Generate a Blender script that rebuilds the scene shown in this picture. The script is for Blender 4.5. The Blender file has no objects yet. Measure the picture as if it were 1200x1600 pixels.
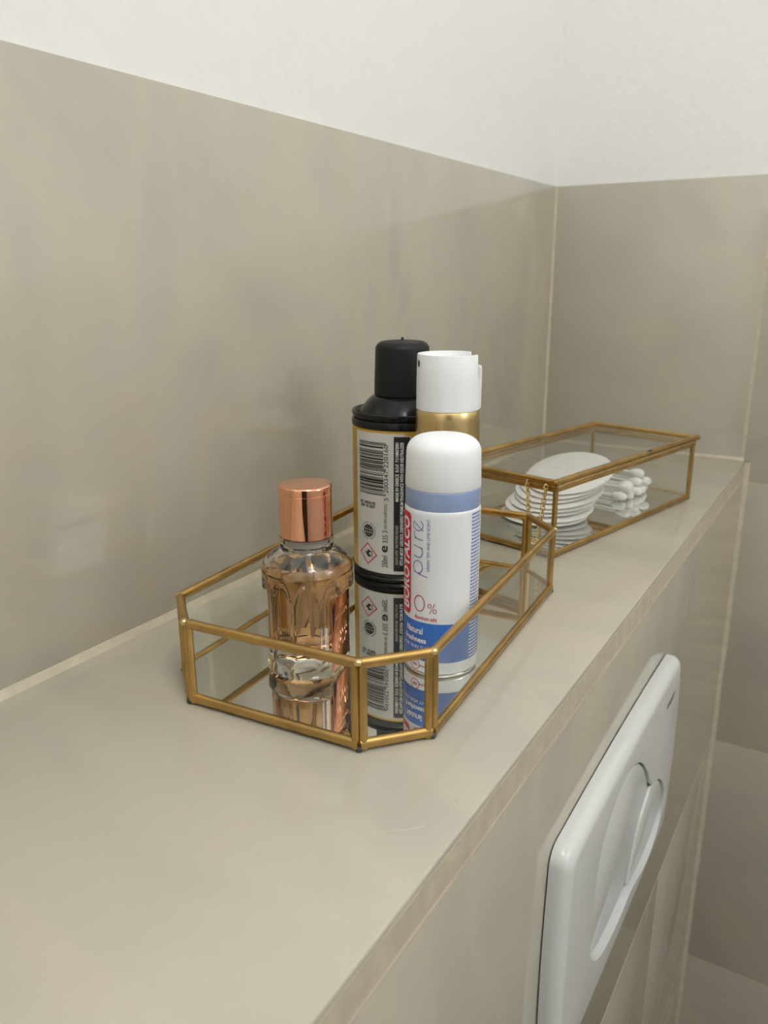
import bpy, bmesh, math, random
from mathutils import Vector, Matrix
random.seed(7)
K = 0.23            # metres per "ledge depth": every length below is written in ledge depths
sc = bpy.context.scene
COL = sc.collection

# ------------------------------------------------------------------ camera
cam = bpy.data.cameras.new('camera'); camo = bpy.data.objects.new('camera', cam); COL.objects.link(camo)
cam.sensor_fit = 'VERTICAL'; cam.sensor_height = 36.0; cam.sensor_width = 27.0
cam.lens = 1259.565 / 1600 * 36.0
camo.location = (1.45131 * K, -4.04432 * K, 0.83540 * K)
camo.rotation_euler = (1.285855, 0.002560, 0.541730)
cam.clip_start = 0.01
cam.dof.use_dof = True; cam.dof.focus_distance = 1.84 * K; cam.dof.aperture_fstop = 13.0
sc.camera = camo

# ------------------------------------------------------------------ world, light, exposure
w = bpy.data.worlds.new('world'); sc.world = w; w.use_nodes = True
w.node_tree.nodes['Background'].inputs[0].default_value = (1.0, 0.93, 0.82, 1)
w.node_tree.nodes['Background'].inputs[1].default_value = 0.0
LAMP_LOC = (0.66, -1.04, 1.28); LAMP_R = 0.15; LAMP_W = 18.0; FILL_LOC = (0.90, -0.50, 0.50); FILL_R = 0.13; FILL_W = 5.5; LAMP_COL = (1.0, 0.99, 0.965)
sc.view_settings.view_transform = 'Standard'; sc.view_settings.look = 'None'
sc.view_settings.exposure = -0.22; sc.view_settings.gamma = 1.0
sc.view_settings.use_curve_mapping = False

# ------------------------------------------------------------------ materials
def nodes_of(name):
    m = bpy.data.materials.new(name); m.use_nodes = True
    nt = m.node_tree; b = nt.nodes['Principled BSDF']
    return m, nt, b
def mat(name, col, rough=0.5, metal=0.0, var=0.05, scale=30.0, bump=0.0, coat=0.0, ior=1.5, spec=None, aniso=0.0, rvar=0.0):
    m, nt, b = nodes_of(name); N = nt.nodes; L = nt.links
    tc = N.new('ShaderNodeTexCoord'); nz = N.new('ShaderNodeTexNoise')
    nz.inputs['Scale'].default_value = scale; nz.inputs['Detail'].default_value = 4
    L.new(tc.outputs['Object'], nz.inputs['Vector'])
    cr = N.new('ShaderNodeValToRGB')
    cr.color_ramp.elements[0].position = 0.3; cr.color_ramp.elements[1].position = 0.7
    cr.color_ramp.elements[0].color = (*[c * (1 - var) for c in col], 1)
    cr.color_ramp.elements[1].color = (*[min(1, c * (1 + var)) for c in col], 1)
    L.new(nz.outputs['Fac'], cr.inputs['Fac']); L.new(cr.outputs['Color'], b.inputs['Base Color'])
    b.inputs['Roughness'].default_value = rough; b.inputs['Metallic'].default_value = metal
    b.inputs['IOR'].default_value = ior; b.inputs['Coat Weight'].default_value = coat
    b.inputs['Coat Roughness'].default_value = 0.05
    if spec is not None: b.inputs['Specular IOR Level'].default_value = spec
    if rvar:
        mr = N.new('ShaderNodeMapRange'); mr.inputs['To Min'].default_value = rough - rvar; mr.inputs['To Max'].default_value = rough + rvar
        L.new(nz.outputs['Fac'], mr.inputs['Value']); L.new(mr.outputs['Result'], b.inputs['Roughness'])
    if bump:
        bp = N.new('ShaderNodeBump'); bp.inputs['Strength'].default_value = bump; bp.inputs['Distance'].default_value = 0.002
        L.new(nz.outputs['Fac'], bp.inputs['Height']); L.new(bp.outputs['Normal'], b.inputs['Normal'])
    return m

def tile_mat(name, c_lo, c_hi, c_vein, rough=0.07):
    """glazed stoneware: cloudy beige with soft diagonal veins"""
    m, nt, b = nodes_of(name); N = nt.nodes; L = nt.links
    tc = N.new('ShaderNodeTexCoord')
    mp = N.new('ShaderNodeMapping'); mp.inputs['Rotation'].default_value = (0.5, 0.35, 0.7); mp.inputs['Scale'].default_value = (1.0, 2.1, 1.3)
    L.new(tc.outputs['Object'], mp.inputs['Vector'])
    n1 = N.new('ShaderNodeTexNoise'); n1.inputs['Scale'].default_value = 5.0; n1.inputs['Detail'].default_value = 5; n1.inputs['Distortion'].default_value = 0.8
    L.new(mp.outputs['Vector'], n1.inputs['Vector'])
    r1 = N.new('ShaderNodeValToRGB'); r1.color_ramp.elements[0].position = 0.35; r1.color_ramp.elements[1].position = 0.68
    r1.color_ramp.elements[0].color = (*c_lo, 1); r1.color_ramp.elements[1].color = (*c_hi, 1)
    L.new(n1.outputs['Fac'], r1.inputs['Fac'])
    n2 = N.new('ShaderNodeTexNoise'); n2.inputs['Scale'].default_value = 2.6; n2.inputs['Detail'].default_value = 3; n2.inputs['Distortion'].default_value = 2.2
    L.new(mp.outputs['Vector'], n2.inputs['Vector'])
    r2 = N.new('ShaderNodeValToRGB'); e = r2.color_ramp.elements
    e[0].position = 0.42; e[0].color = (0, 0, 0, 1); e[1].position = 0.58; e[1].color = (0, 0, 0, 1)
    mid = e.new(0.5); mid.color = (0.4, 0.4, 0.4, 1)
    L.new(n2.outputs['Fac'], r2.inputs['Fac'])
    mx = N.new('ShaderNodeMixRGB'); mx.inputs['Color2'].default_value = (*c_vein, 1)
    L.new(r2.outputs['Color'], mx.inputs['Fac']); L.new(r1.outputs['Color'], mx.inputs['Color1'])
    L.new(mx.outputs['Color'], b.inputs['Base Color'])
    b.inputs['Roughness'].default_value = rough; b.inputs['IOR'].default_value = 1.5
    n3 = N.new('ShaderNodeTexNoise'); n3.inputs['Scale'].default_value = 9; L.new(tc.outputs['Object'], n3.inputs['Vector'])
    bp = N.new('ShaderNodeBump'); bp.inputs['Strength'].default_value = 0.04; bp.inputs['Distance'].default_value = 0.002
    L.new(n3.outputs['Fac'], bp.inputs['Height']); L.new(bp.outputs['Normal'], b.inputs['Normal'])
    return m

def pane_mat(name, tint, refl=1.0):
    """thin clear sheet glass: see-through with Fresnel reflection"""
    m = bpy.data.materials.new(name); m.use_nodes = True; nt = m.node_tree; N = nt.nodes; L = nt.links
    N.remove(N['Principled BSDF']); out = N['Material Output']
    tr = N.new('ShaderNodeBsdfTransparent'); gl = N.new('ShaderNodeBsdfGlossy'); gl.inputs['Roughness'].default_value = 0.02
    tc = N.new('ShaderNodeTexCoord'); nz = N.new('ShaderNodeTexNoise'); nz.inputs['Scale'].default_value = 40
    L.new(tc.outputs['Object'], nz.inputs['Vector'])
    cr = N.new('ShaderNodeValToRGB'); cr.color_ramp.elements[0].color = (*[t * 0.98 for t in tint], 1); cr.color_ramp.elements[1].color = (*tint, 1)
    L.new(nz.outputs['Fac'], cr.inputs['Fac']); L.new(cr.outputs['Color'], tr.inputs['Color'])
    lwt = N.new('ShaderNodeLayerWeight'); lwt.inputs['Blend'].default_value = 0.5      # Schlick's approximation, the same on both faces
    pw = N.new('ShaderNodeMath'); pw.operation = 'POWER'; pw.inputs[1].default_value = 5.0; L.new(lwt.outputs['Facing'], pw.inputs[0])
    ml = N.new('ShaderNodeMath'); ml.operation = 'MULTIPLY_ADD'; ml.inputs[1].default_value = 0.95 * refl; ml.inputs[2].default_value = 0.04 * refl; L.new(pw.outputs[0], ml.inputs[0])
    mx = N.new('ShaderNodeMixShader'); L.new(ml.outputs[0], mx.inputs['Fac']); L.new(tr.outputs[0], mx.inputs[1]); L.new(gl.outputs[0], mx.inputs[2])
    L.new(mx.outputs[0], out.inputs['Surface'])
    return m

def glass_mat(name, col, ior=1.45, clear=0.0):
    m, nt, b = nodes_of(name); N = nt.nodes; L = nt.links
    tc = N.new('ShaderNodeTexCoord'); nz = N.new('ShaderNodeTexNoise'); nz.inputs['Scale'].default_value = 60
    L.new(tc.outputs['Object'], nz.inputs['Vector'])
    cr = N.new('ShaderNodeValToRGB'); cr.color_ramp.elements[0].color = (*[c * 0.985 for c in col], 1); cr.color_ramp.elements[1].color = (*col, 1)
    L.new(nz.outputs['Fac'], cr.inputs['Fac']); L.new(cr.outputs['Color'], b.inputs['Base Color'])
    b.inputs['Transmission Weight'].default_value = 1.0; b.inputs['Roughness'].default_value = 0.01; b.inputs['IOR'].default_value = ior
    if clear > 0:
        tr = N.new('ShaderNodeBsdfTransparent'); L.new(cr.outputs['Color'], tr.inputs['Color'])
        mx = N.new('ShaderNodeMixShader'); mx.inputs['Fac'].default_value = clear
        L.new(b.outputs[0], mx.inputs[1]); L.new(tr.outputs[0], mx.inputs[2]); L.new(mx.outputs[0], N['Material Output'].inputs['Surface'])
    return m

def emit_mat(name, col, strength):
    m = bpy.data.materials.new(name); m.use_nodes = True; nt = m.node_tree; N = nt.nodes
    N.remove(N['Principled BSDF']); e = N.new('ShaderNodeEmission'); e.inputs[0].default_value = (*col, 1); e.inputs[1].default_value = strength
    nt.links.new(e.outputs[0], N['Material Output'].inputs['Surface']); return m

M = {}
M['plaster'] = mat('plaster', (0.81, 0.81, 0.79), 0.85, var=0.012, scale=120, bump=0.25)
M['tile'] = tile_mat('tile', (0.440, 0.416, 0.350), (0.505, 0.468, 0.386), (0.520, 0.475, 0.372))
M['tile_ledge'] = tile_mat('tile_ledge', (0.440, 0.416, 0.350), (0.505, 0.468, 0.386), (0.520, 0.475, 0.372), 0.13)
M['floor'] = tile_mat('floor_tile', (0.70, 0.67, 0.61), (0.75, 0.72, 0.66), (0.68, 0.65, 0.58), 0.25)
M['grout'] = mat('grout', (0.52, 0.46, 0.35), 0.8, var=0.10, scale=90, bump=0.2)
M['edge_grout'] = mat('edge_grout', (0.56, 0.475, 0.375), 0.8, var=0.08, scale=45, bump=0.2)
M['tile_edge'] = mat('tile_edge', (0.47, 0.43, 0.365), 0.5, var=0.05, scale=60)
M['brass'] = mat('brass', (0.50, 0.32, 0.115), 0.32, 1.0, var=0.22, scale=55, bump=0.10, rvar=0.08)
M['solder'] = mat('solder', (0.68, 0.52, 0.27), 0.35, 1.0, var=0.2, scale=200, bump=0.3)
M['chain'] = mat('chain_metal', (0.85, 0.68, 0.36), 0.22, 1.0, var=0.1, scale=100)
M['mirror'] = mat('mirror', (0.83, 0.84, 0.82), 0.015, 1.0, var=0.01, scale=10)
M['pane'] = pane_mat('pane_glass', (0.98, 0.985, 0.972), 0.7)
M['white_plastic'] = mat('white_plastic', (0.84, 0.865, 0.89), 0.35, var=0.01, scale=20)
M['matte_white'] = mat('matte_white_cap', (0.86, 0.885, 0.915), 0.55, var=0.01, scale=20)
M['label_white'] = mat('label_white', (0.77, 0.795, 0.83), 0.30, var=0.015, scale=20)
M['flush_white'] = mat('flush_white', (0.67, 0.685, 0.685), 0.18, var=0.01, scale=12)
M['blue_collar'] = mat('blue_collar', (0.32, 0.42, 0.68), 0.28, 0.2, var=0.04, scale=20)
M['blue_band'] = mat('blue_band', (0.035, 0.15, 0.52), 0.35, var=0.03, scale=20)
M['red'] = mat('red_print', (0.62, 0.02, 0.05), 0.4, var=0.03, scale=30)
M['dark_red'] = mat('dark_red_print', (0.45, 0.04, 0.08), 0.4, var=0.03, scale=30)
M['ink_blue'] = mat('ink_blue', (0.10, 0.16, 0.42), 0.4, var=0.03, scale=30)
M['ink_violet'] = mat('ink_violet', (0.14, 0.12, 0.36), 0.4, var=0.25, scale=60)
M['white_print'] = mat('white_print', (0.85, 0.86, 0.88), 0.4, var=0.02, scale=30)
M['black_gloss'] = mat('black_gloss', (0.007, 0.007, 0.008), 0.2, spec=0.35, var=0.1, scale=30)
M['black_matte'] = mat('black_matte', (0.010, 0.010, 0.011), 0.5, spec=0.3, var=0.1, scale=30)
M['ink_black'] = mat('ink_black', (0.012, 0.012, 0.014), 0.45, var=0.1, scale=30)
M['label_paper'] = mat('label_paper', (0.60, 0.58, 0.55), 0.35, var=0.02, scale=30)
M['gold_print'] = mat('gold_print', (0.66, 0.40, 0.06), 0.3, 0.35, var=0.25, scale=18)
M['gold_can'] = mat('gold_can', (0.66, 0.49, 0.24), 0.26, 1.0, var=0.05, scale=20)
M['steel'] = mat('steel_rim', (0.55, 0.55, 0.53), 0.3, 1.0, var=0.05, scale=40)
M['copper'] = mat('copper_cap', (0.90, 0.45, 0.28), 0.05, 1.0, var=0.01, scale=15)
M['copper_label'] = mat('copper_label', (0.66, 0.23, 0.11), 0.14, 1.0, var=0.06, scale=60)
M['copper_emboss'] = mat('copper_emboss', (0.98, 0.78, 0.66), 0.15, 1.0, var=0.05, scale=60)
M['bottle'] = glass_mat('bottle_glass', (0.99, 0.985, 0.97), 1.48, 0.0)
M['perfume'] = glass_mat('perfume_liquid', (0.95, 0.58, 0.28), 1.36, 0.0)
M['tube'] = mat('clear_tube', (0.75, 0.72, 0.68), 0.3, var=0.02)
M['cotton'] = mat('cotton', (0.90, 0.885, 0.88), 0.95, var=0.04, scale=160, bump=0.5)
M['bud_stick'] = mat('bud_stick', (0.86, 0.86, 0.84), 0.45, var=0.01)
M['grey_print'] = mat('grey_print', (0.16, 0.16, 0.17), 0.4, var=0.02)
M['dark_flag'] = mat('flag_dark', (0.03, 0.023, 0.018), 0.4, var=0.2, scale=8)
M['lamp_body'] = mat('lamp_body', (0.8, 0.8, 0.8), 0.4, var=0.01)
M['porcelain'] = mat('fill_mount_white', (0.8, 0.8, 0.78), 0.3, var=0.01)
M['dark_gap'] = mat('dark_gap', (0.05, 0.05, 0.045), 0.7, var=0.1)

# ------------------------------------------------------------------ helpers
def tag(o, label=None, cat=None, group=None, kind=None):
    if label: o['label'] = label
    if cat: o['category'] = cat
    if group: o['group'] = group
    if kind: o['kind'] = kind
    return o
def empty(name, loc=(0, 0, 0), rz=0.0, parent=None):
    o = bpy.data.objects.new(name, None); COL.objects.link(o); o.empty_display_size = 0.02
    o.location = Vector(loc) * K; o.rotation_euler = (0, 0, rz); o.parent = parent
    return o
def obj(name, verts, faces, m, parent=None, smooth=None, loc=None):
    me = bpy.data.meshes.new(name)
    me.from_pydata([Vector(v) * K for v in verts], [], faces); me.update()
    bm = bmesh.new(); bm.from_mesh(me); bmesh.ops.recalc_face_normals(bm, faces=bm.faces); bm.to_mesh(me); bm.free()
    if smooth is not None:
        me.shade_smooth(); me.set_sharp_from_angle(angle=math.radians(smooth))
    me.materials.append(m)
    o = bpy.data.objects.new(name, me); COL.objects.link(o); o.parent = parent
    if loc is not None: o.location = Vector(loc) * K
    return o
def from_bm(name, bm, m, parent=None, smooth=None, recalc=True):
    if recalc: bmesh.ops.recalc_face_normals(bm, faces=bm.faces)
    me = bpy.data.meshes.new(name); bm.to_mesh(me); bm.free()
    for v in me.vertices: v.co *= K
    if smooth is not None:
        me.shade_smooth(); me.set_sharp_from_angle(angle=math.radians(smooth))
    me.materials.append(m)
    o = bpy.data.objects.new(name, me); COL.objects.link(o); o.parent = parent
    return o
def box_bm(lo, hi, bev=0.0, seg=2):
    bm = bmesh.new(); bmesh.ops.create_cube(bm, size=1.0)
    for v in bm.verts:
        v.co = Vector([lo[i] + (hi[i] - lo[i]) * (v.co[i] + 0.5) for i in range(3)])
    if bev: bmesh.ops.bevel(bm, geom=bm.edges[:], offset=bev, segments=seg, profile=0.5, affect='EDGES')
    return bm
def box(name, lo, hi, m, parent=None, bev=0.0, seg=2):
    return from_bm(name, box_bm(lo, hi, bev, seg), m, parent, 40 if bev else None)
def lathe(name, prof, m, parent=None, n=72, smooth=35, close=True):
    """prof: (r, z) list from bottom to top; r = 0 ends make poles"""
    V, F, rings = [], [], []
    for r, z in prof:
        if r <= 1e-6:
            V.append((0, 0, z)); rings.append([len(V) - 1])
        else:
            rings.append(list(range(len(V), len(V) + n)))
            V += [(r * math.cos(2 * math.pi * i / n), r * math.sin(2 * math.pi * i / n), z) for i in range(n)]
    for a, b in zip(rings, rings[1:]):
        if len(a) == 1 and len(b) == 1: continue
        for i in range(n):
            j = (i + 1) % n
            if len(a) == 1: F.append((a[0], b[j], b[i]))
            elif len(b) == 1: F.append((a[i], a[j], b[0]))
            else: F.append((a[i], a[j], b[j], b[i]))
    return obj(name, V, F, m, parent, smooth)
def arc(r0, z0, r1, z1, n=6, kind='out'):
    """quarter round from (r0,z0) to (r1,z1); 'out' bulges outward/up"""
    out = []
    for i in range(n + 1):
        t = math.pi / 2 * i / n
        if kind == 'out': out.append((r1 + (r0 - r1) * math.cos(t), z0 + (z1 - z0) * math.sin(t)))
        else: out.append((r0 + (r1 - r0) * math.sin(t), z1 + (z0 - z1) * math.cos(t)))
    return out
def beam(name, P, Q, wd, ht, m, parent, up=(0, 0, 1), ch=0.3):
    """soldered metal channel from P to Q: chamfered profile, wd across, ht along up"""
    P, Q, up = Vector(P), Vector(Q), Vector(up)
    d = (Q - P).normalized(); s = d.cross(up).normalized(); u = s.cross(d).normalized()
    a, b = wd / 2, ht / 2; c = min(a, b) * ch * 2
    pr = [(-a + c, -b), (a - c, -b), (a, -b + c), (a, b - c), (a - c, b), (-a + c, b), (-a, b - c), (-a, -b + c)]
    V = [P + s * x + u * y for x, y in pr] + [Q + s * x + u * y for x, y in pr]
    F = [(i, (i + 1) % 8, 8 + (i + 1) % 8, 8 + i) for i in range(8)] + [tuple(range(7, -1, -1)), tuple(range(8, 16))]
    return obj(name, V, F, m, parent, 50)
def tube_pts(name, pts, r, m, parent=None, n=8, closed=False):
    V, F = [], []; pts = [Vector(p) for p in pts]; L = len(pts)
    for i, p in enumerate(pts):
        a = pts[(i - 1) % L] if (closed or i > 0) else pts[i]; b = pts[(i + 1) % L] if (closed or i < L - 1) else pts[i]
        d = (b - a).normalized(); ref = Vector((0, 0, 1)) if abs(d.z) < 0.9 else Vector((1, 0, 0))
        s = d.cross(ref).normalized(); u = s.cross(d)
        V += [p + s * r * math.cos(2 * math.pi * k / n) + u * r * math.sin(2 * math.pi * k / n) for k in range(n)]
    for i in range(L if closed else L - 1):
        j = (i + 1) % L
        for k in range(n): F.append((i * n + k, i * n + (k + 1) % n, j * n + (k + 1) % n, j * n + k))
    if not closed: F += [tuple(range(n - 1, -1, -1)), tuple(range((L - 1) * n, L * n))]
    return obj(name, V, F, m, parent, 60)

# flat print: 2D shapes wrapped on a cylinder (x = to the right round the can, y = up)
def cut_strips(V2, F, step):
    """slice a flat print into narrow strips so that it can bend round the can"""
    bm = bmesh.new(); vs = [bm.verts.new((x, y, 0)) for x, y in V2]
    for f in F:
        try: bm.faces.new([vs[i] for i in f])
        except ValueError: pass
    x0, x1 = min(v[0] for v in V2), max(v[0] for v in V2)
    for k in range(1, int((x1 - x0) / step) + 1):
        bmesh.ops.bisect_plane(bm, geom=bm.verts[:] + bm.edges[:] + bm.faces[:], plane_co=(x0 + k * step, 0, 0), plane_no=(1, 0, 0), dist=1e-7)
    bm.verts.index_update(); V = [(v.co.x, v.co.y) for v in bm.verts]; F = [tuple(v.index for v in f.verts) for f in bm.faces]; bm.free()
    return V, F
def wrap_obj(name, V2, F, m, parent, r, ang, z, off=0.0008):
    V = []; V2, F = cut_strips(V2, F, r * 0.05)
    for x, y in V2:
        a = math.radians(ang) + x / r
        V.append(((r + off) * math.cos(a), (r + off) * math.sin(a), z + y))
    return obj(name, V, F, m, parent)
def patch(name, a0, a1, z0, z1, r, m, parent, off=0.0003, rad=0.0):
    """label patch between two angles (degrees), optional rounded corners"""
    n = max(2, int(abs(a1 - a0) / 3)); V, F = [], []
    for i in range(n + 1):
        a = math.radians(a0 + (a1 - a0) * i / n); x = abs(a - math.radians(a0)) * r; x2 = abs(a - math.radians(a1)) * r
        e = min(x, x2); d = 0
        if rad and e < rad: d = rad - math.sqrt(max(0, rad * rad - (rad - e) ** 2))
        V += [((r + off) * math.cos(a), (r + off) * math.sin(a), z0 + d), ((r + off) * math.cos(a), (r + off) * math.sin(a), z1 - d)]
    for i in range(n): F.append((2 * i, 2 * i + 2, 2 * i + 3, 2 * i + 1))
    return obj(name, V, F, m, parent, 60)
def text2d(body, wide, high, bold=0.0, spacing=1.0):
    cu = bpy.data.curves.new('t', 'FONT'); cu.body = body; cu.size = 1; cu.offset = bold; cu.resolution_u = 3; cu.space_character = spacing
    o = bpy.data.objects.new('t', cu); COL.objects.link(o); bpy.context.view_layer.update()
    me = bpy.data.meshes.new_from_object(o.evaluated_get(bpy.context.evaluated_depsgraph_get()))
    V = [(v.co.x, v.co.y) for v in me.vertices]; F = [tuple(p.vertices) for p in me.polygons]
    bpy.data.objects.remove(o); bpy.data.curves.remove(cu); bpy.data.meshes.remove(me)
    x0, x1 = min(v[0] for v in V), max(v[0] for v in V); y0, y1 = min(v[1] for v in V), max(v[1] for v in V)
    return [((x - (x0 + x1) / 2) / (x1 - x0) * wide, (y - (y0 + y1) / 2) / (y1 - y0) * high) for x, y in V], F
def rot90(V): return [(-y, x) for x, y in V]
def ribbon(polys, wd, closed=()):
    V, F = [], []
    for k, pl in enumerate(polys):
        L = len(pl); cl = k in closed; b0 = len(V)
        for i in range(L):
            a = pl[(i - 1) % L] if (cl or i) else pl[0]; b = pl[(i + 1) % L] if (cl or i < L - 1) else pl[-1]
            dx, dy = b[0] - a[0], b[1] - a[1]; l = math.hypot(dx, dy) or 1
            nx, ny = -dy / l * wd / 2, dx / l * wd / 2
            V += [(pl[i][0] + nx, pl[i][1] + ny), (pl[i][0] - nx, pl[i][1] - ny)]
        for i in range(L if cl else L - 1):
            j = (i + 1) % L; F.append((b0 + 2 * i, b0 + 2 * i + 1, b0 + 2 * j + 1, b0 + 2 * j))
    return V, F
def ell(cx, cy, rx, ry, a0=0, a1=360, n=28):
    return [(cx + rx * math.cos(math.radians(a0 + (a1 - a0) * i / n)), cy + ry * math.sin(math.radians(a0 + (a1 - a0) * i / n))) for i in range(n + 1)]

# ================================================================== THE ROOM
H = 1.251                      # top of the tiling above the ledge
XR, YR, ZF, ZC = 5.0, -7.6, -4.7, 5.75    # right wall, rear wall, floor, ceiling
TT = 0.012
def S(o): o['kind'] = 'structure'; return o
G = 0.010
# left wall behind the ledge
wl = S(box('wall_left', (-0.35, YR, ZF), (-TT, 0.35, ZC), M['plaster']))
box('tile', (-TT - 0.01, -6.2, 0.0), (0.0, -G, H), M['tile'], wl, 0.002)
box('tile', (-TT - 0.01, YR, 0.0), (0.0, -6.2 - G, H), M['tile'], wl, 0.002)
# back wall at the end of the ledge
wb = S(box('wall_back', (-0.35, TT, ZF), (XR, 0.35, ZC), M['plaster']))
box('tile', (-0.01, 0.0, -0.002), (0.974, TT + 0.01, H), M['tile'], wb, 0.002)
xj = [0.984, 3.70, XR]
zj = [H, -0.105, -1.487, -2.87, -4.25, ZF]
for a, b in zip(zj, zj[1:]):
    for c, d in zip(xj, xj[1:]):
        box('tile', (c + G * 0.4, 0.0, b + G * 0.5), (d - G * 0.4, TT + 0.01, a - (G * 0.5 if a != H else 0)), M['tile'], wb, 0.0015)
box('grout', (-0.005, 0.0006, ZF), (XR, TT + 0.004, H - 0.004), M['grout'], wb)
# boxed-in cistern: ledge top and front face
wc = S(box('wall_cistern', (-0.02, YR, ZF), (0.9996, 0.0, -0.012), M['grout']))
box('ledge_tile', (0.006, -6.0, -0.03), (0.999, -0.006, 0.0), M['tile_ledge'], wc, 0.004, 3)
box('ledge_tile', (0.006, YR, -0.03), (0.999, -6.0 - G, 0.0), M['tile_ledge'], wc, 0.004, 3)
box('tile_edge', (0.97, YR, -0.042), (0.9985, -0.002, -0.006), M['tile_edge'], wc)
# grout fillet under the ledge edge
V = []; n = 60
for i in range(n + 1):
    y = YR + (0 - YR) * i / n; j = 0.0005 * math.sin(i * 1.7)
    V += [(0.985, y, -0.038), (0.9985, y, -0.039), (0.9978 + j, y, -0.060), (1.0006, y, -0.077 + j), (0.985, y, -0.0785)]
F = [(5 * i + k, 5 * i + k + 1, 5 * i + 6 + k, 5 * i + 5 + k) for i in range(n) for k in range(4)]
obj('edge_grout', V, F, M['edge_grout'], wc, 60)
zr = [-0.076, -1.478, -2.825, -4.2, ZF]
for r_, (a, b) in enumerate(zip(zr, zr[1:])):
    ys = [-0.014] + ([-1.16, -4.1] if r_ % 2 else [-5.2]) + [YR]
    for c, d in zip(ys, ys[1:]):
        box('tile', (0.98, d + G * 0.5, b + G * 0.8), (1.0, c - G * 0.5, a - G * 0.8), M['tile'], wc, 0.0015)
# sealant beads in the corners
def bead(name, P, Q, s1, s2, size, m, parent, n=50):
    P, Q, s1, s2 = map(Vector, (P, Q, s1, s2)); V = []; rr = random.Random(3)
    for i in range(n + 1):
        c = P + (Q - P) * i / n; k = size * (1 + 0.12 * (rr.random() - 0.5))
        V += [c, c + s1 * k, c + s1 * k * 0.42 + s2 * k * 0.42, c + s2 * k]
    F = [(4 * i + a, 4 * i + (a + 1) % 4, 4 * i + 4 + (a + 1) % 4, 4 * i + 4 + a) for i in range(n) for a in range(4)]
    return obj(name, V, F, m, parent, 60)
bead('sealant_bead', (-0.003, YR, -0.003), (-0.003, 0, -0.003), (1, 0, 0), (0, 0, 1), 0.022, M['grout'], wl)
bead('sealant_bead', (-0.003, 0.003, 0), (-0.003, 0.003, H), (1, 0, 0), (0, -1, 0), 0.016, M['grout'], wl)
bead('sealant_bead', (0, 0.003, -0.003), (0.99, 0.003, -0.003), (0, -1, 0), (0, 0, 1), 0.018, M['grout'], wb)
bead('sealant_bead', (0.997, 0.003, ZF), (0.997, 0.003, -0.01), (1, 0, 0), (0, -1, 0), 0.026, M['grout'], wb)
# the rest of the small room
S(box('floor', (0.985, YR, ZF - 0.3), (XR, 0.0, ZF), M['floor']))
S(box('ceiling', (-0.35, YR - 0.3, ZC), (XR + 0.3, 0.35, ZC + 0.3), M['plaster']))
wr = S(box('wall_right', (XR, YR, ZF), (XR + 0.3, 0.35, ZC), M['plaster']))
wq = S(box('wall_rear', (-0.35, YR - 0.3, ZF), (XR + 0.3, YR, ZC), M['plaster']))
dr = S(box('dark_flag_1', (2.45, YR - 0.02, ZF), (4.93, YR + 0.06, 3.9), M['dark_flag']))  # unseen dark panel, added for the dark stripe mirrored in the copper cap
lathe('flag_knob', [(0, 0), (0.06, 0), (0.07, 0.05), (0.05, 0.12), (0, 0.14)], M['steel'], dr, 24).location = Vector((2.7, YR + 0.10, -0.4)) * K

# ceiling lamp (round, opal)
lp = empty('ceiling_lamp', (LAMP_LOC[0] / K, LAMP_LOC[1] / K, ZC)); tag(lp, 'round opal ceiling lamp on the white ceiling', 'lamp')
lr = LAMP_R / K
lathe('lamp_base', [(0, 0), (lr * .6, 0), (lr * .6, -0.10), (0, -0.12)], M['lamp_body'], lp, 48)
lathe('lamp_shade', [(0, -0.10)] + [(lr * math.sin(math.radians(a)), -0.10 - lr * (1 - math.cos(math.radians(a)))) for a in range(10, 171, 10)] + [(0, -0.10 - 2 * lr)], emit_mat('lamp_glow', LAMP_COL, LAMP_W / (4 * math.pi ** 2 * LAMP_R ** 2)), lp, 48)

# unseen fill light, added to brighten the left wall and low back wall
wlp = empty('fill_light', (XR - 0.02, FILL_LOC[1] / K, FILL_LOC[2] / K)); tag(wlp, 'added round fill light by the right-hand wall, out of view', 'lamp')
q = FILL_R / K
box('fill_mount', (-0.04, -0.2, -0.2), (0.03, 0.2, 0.2), M['porcelain'], wlp, 0.01)
o = lathe('lamp_shade', [(0, -q)] + [(q * math.sin(math.radians(a)), -q * math.cos(math.radians(a))) for a in range(10, 171, 10)] + [(0, q)], emit_mat('fill_glow', LAMP_COL, FILL_W / (4 * math.pi ** 2 * FILL_R ** 2)), wlp, 40)
o.location = Vector((-q - 0.02, 0, 0)) * K

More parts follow.
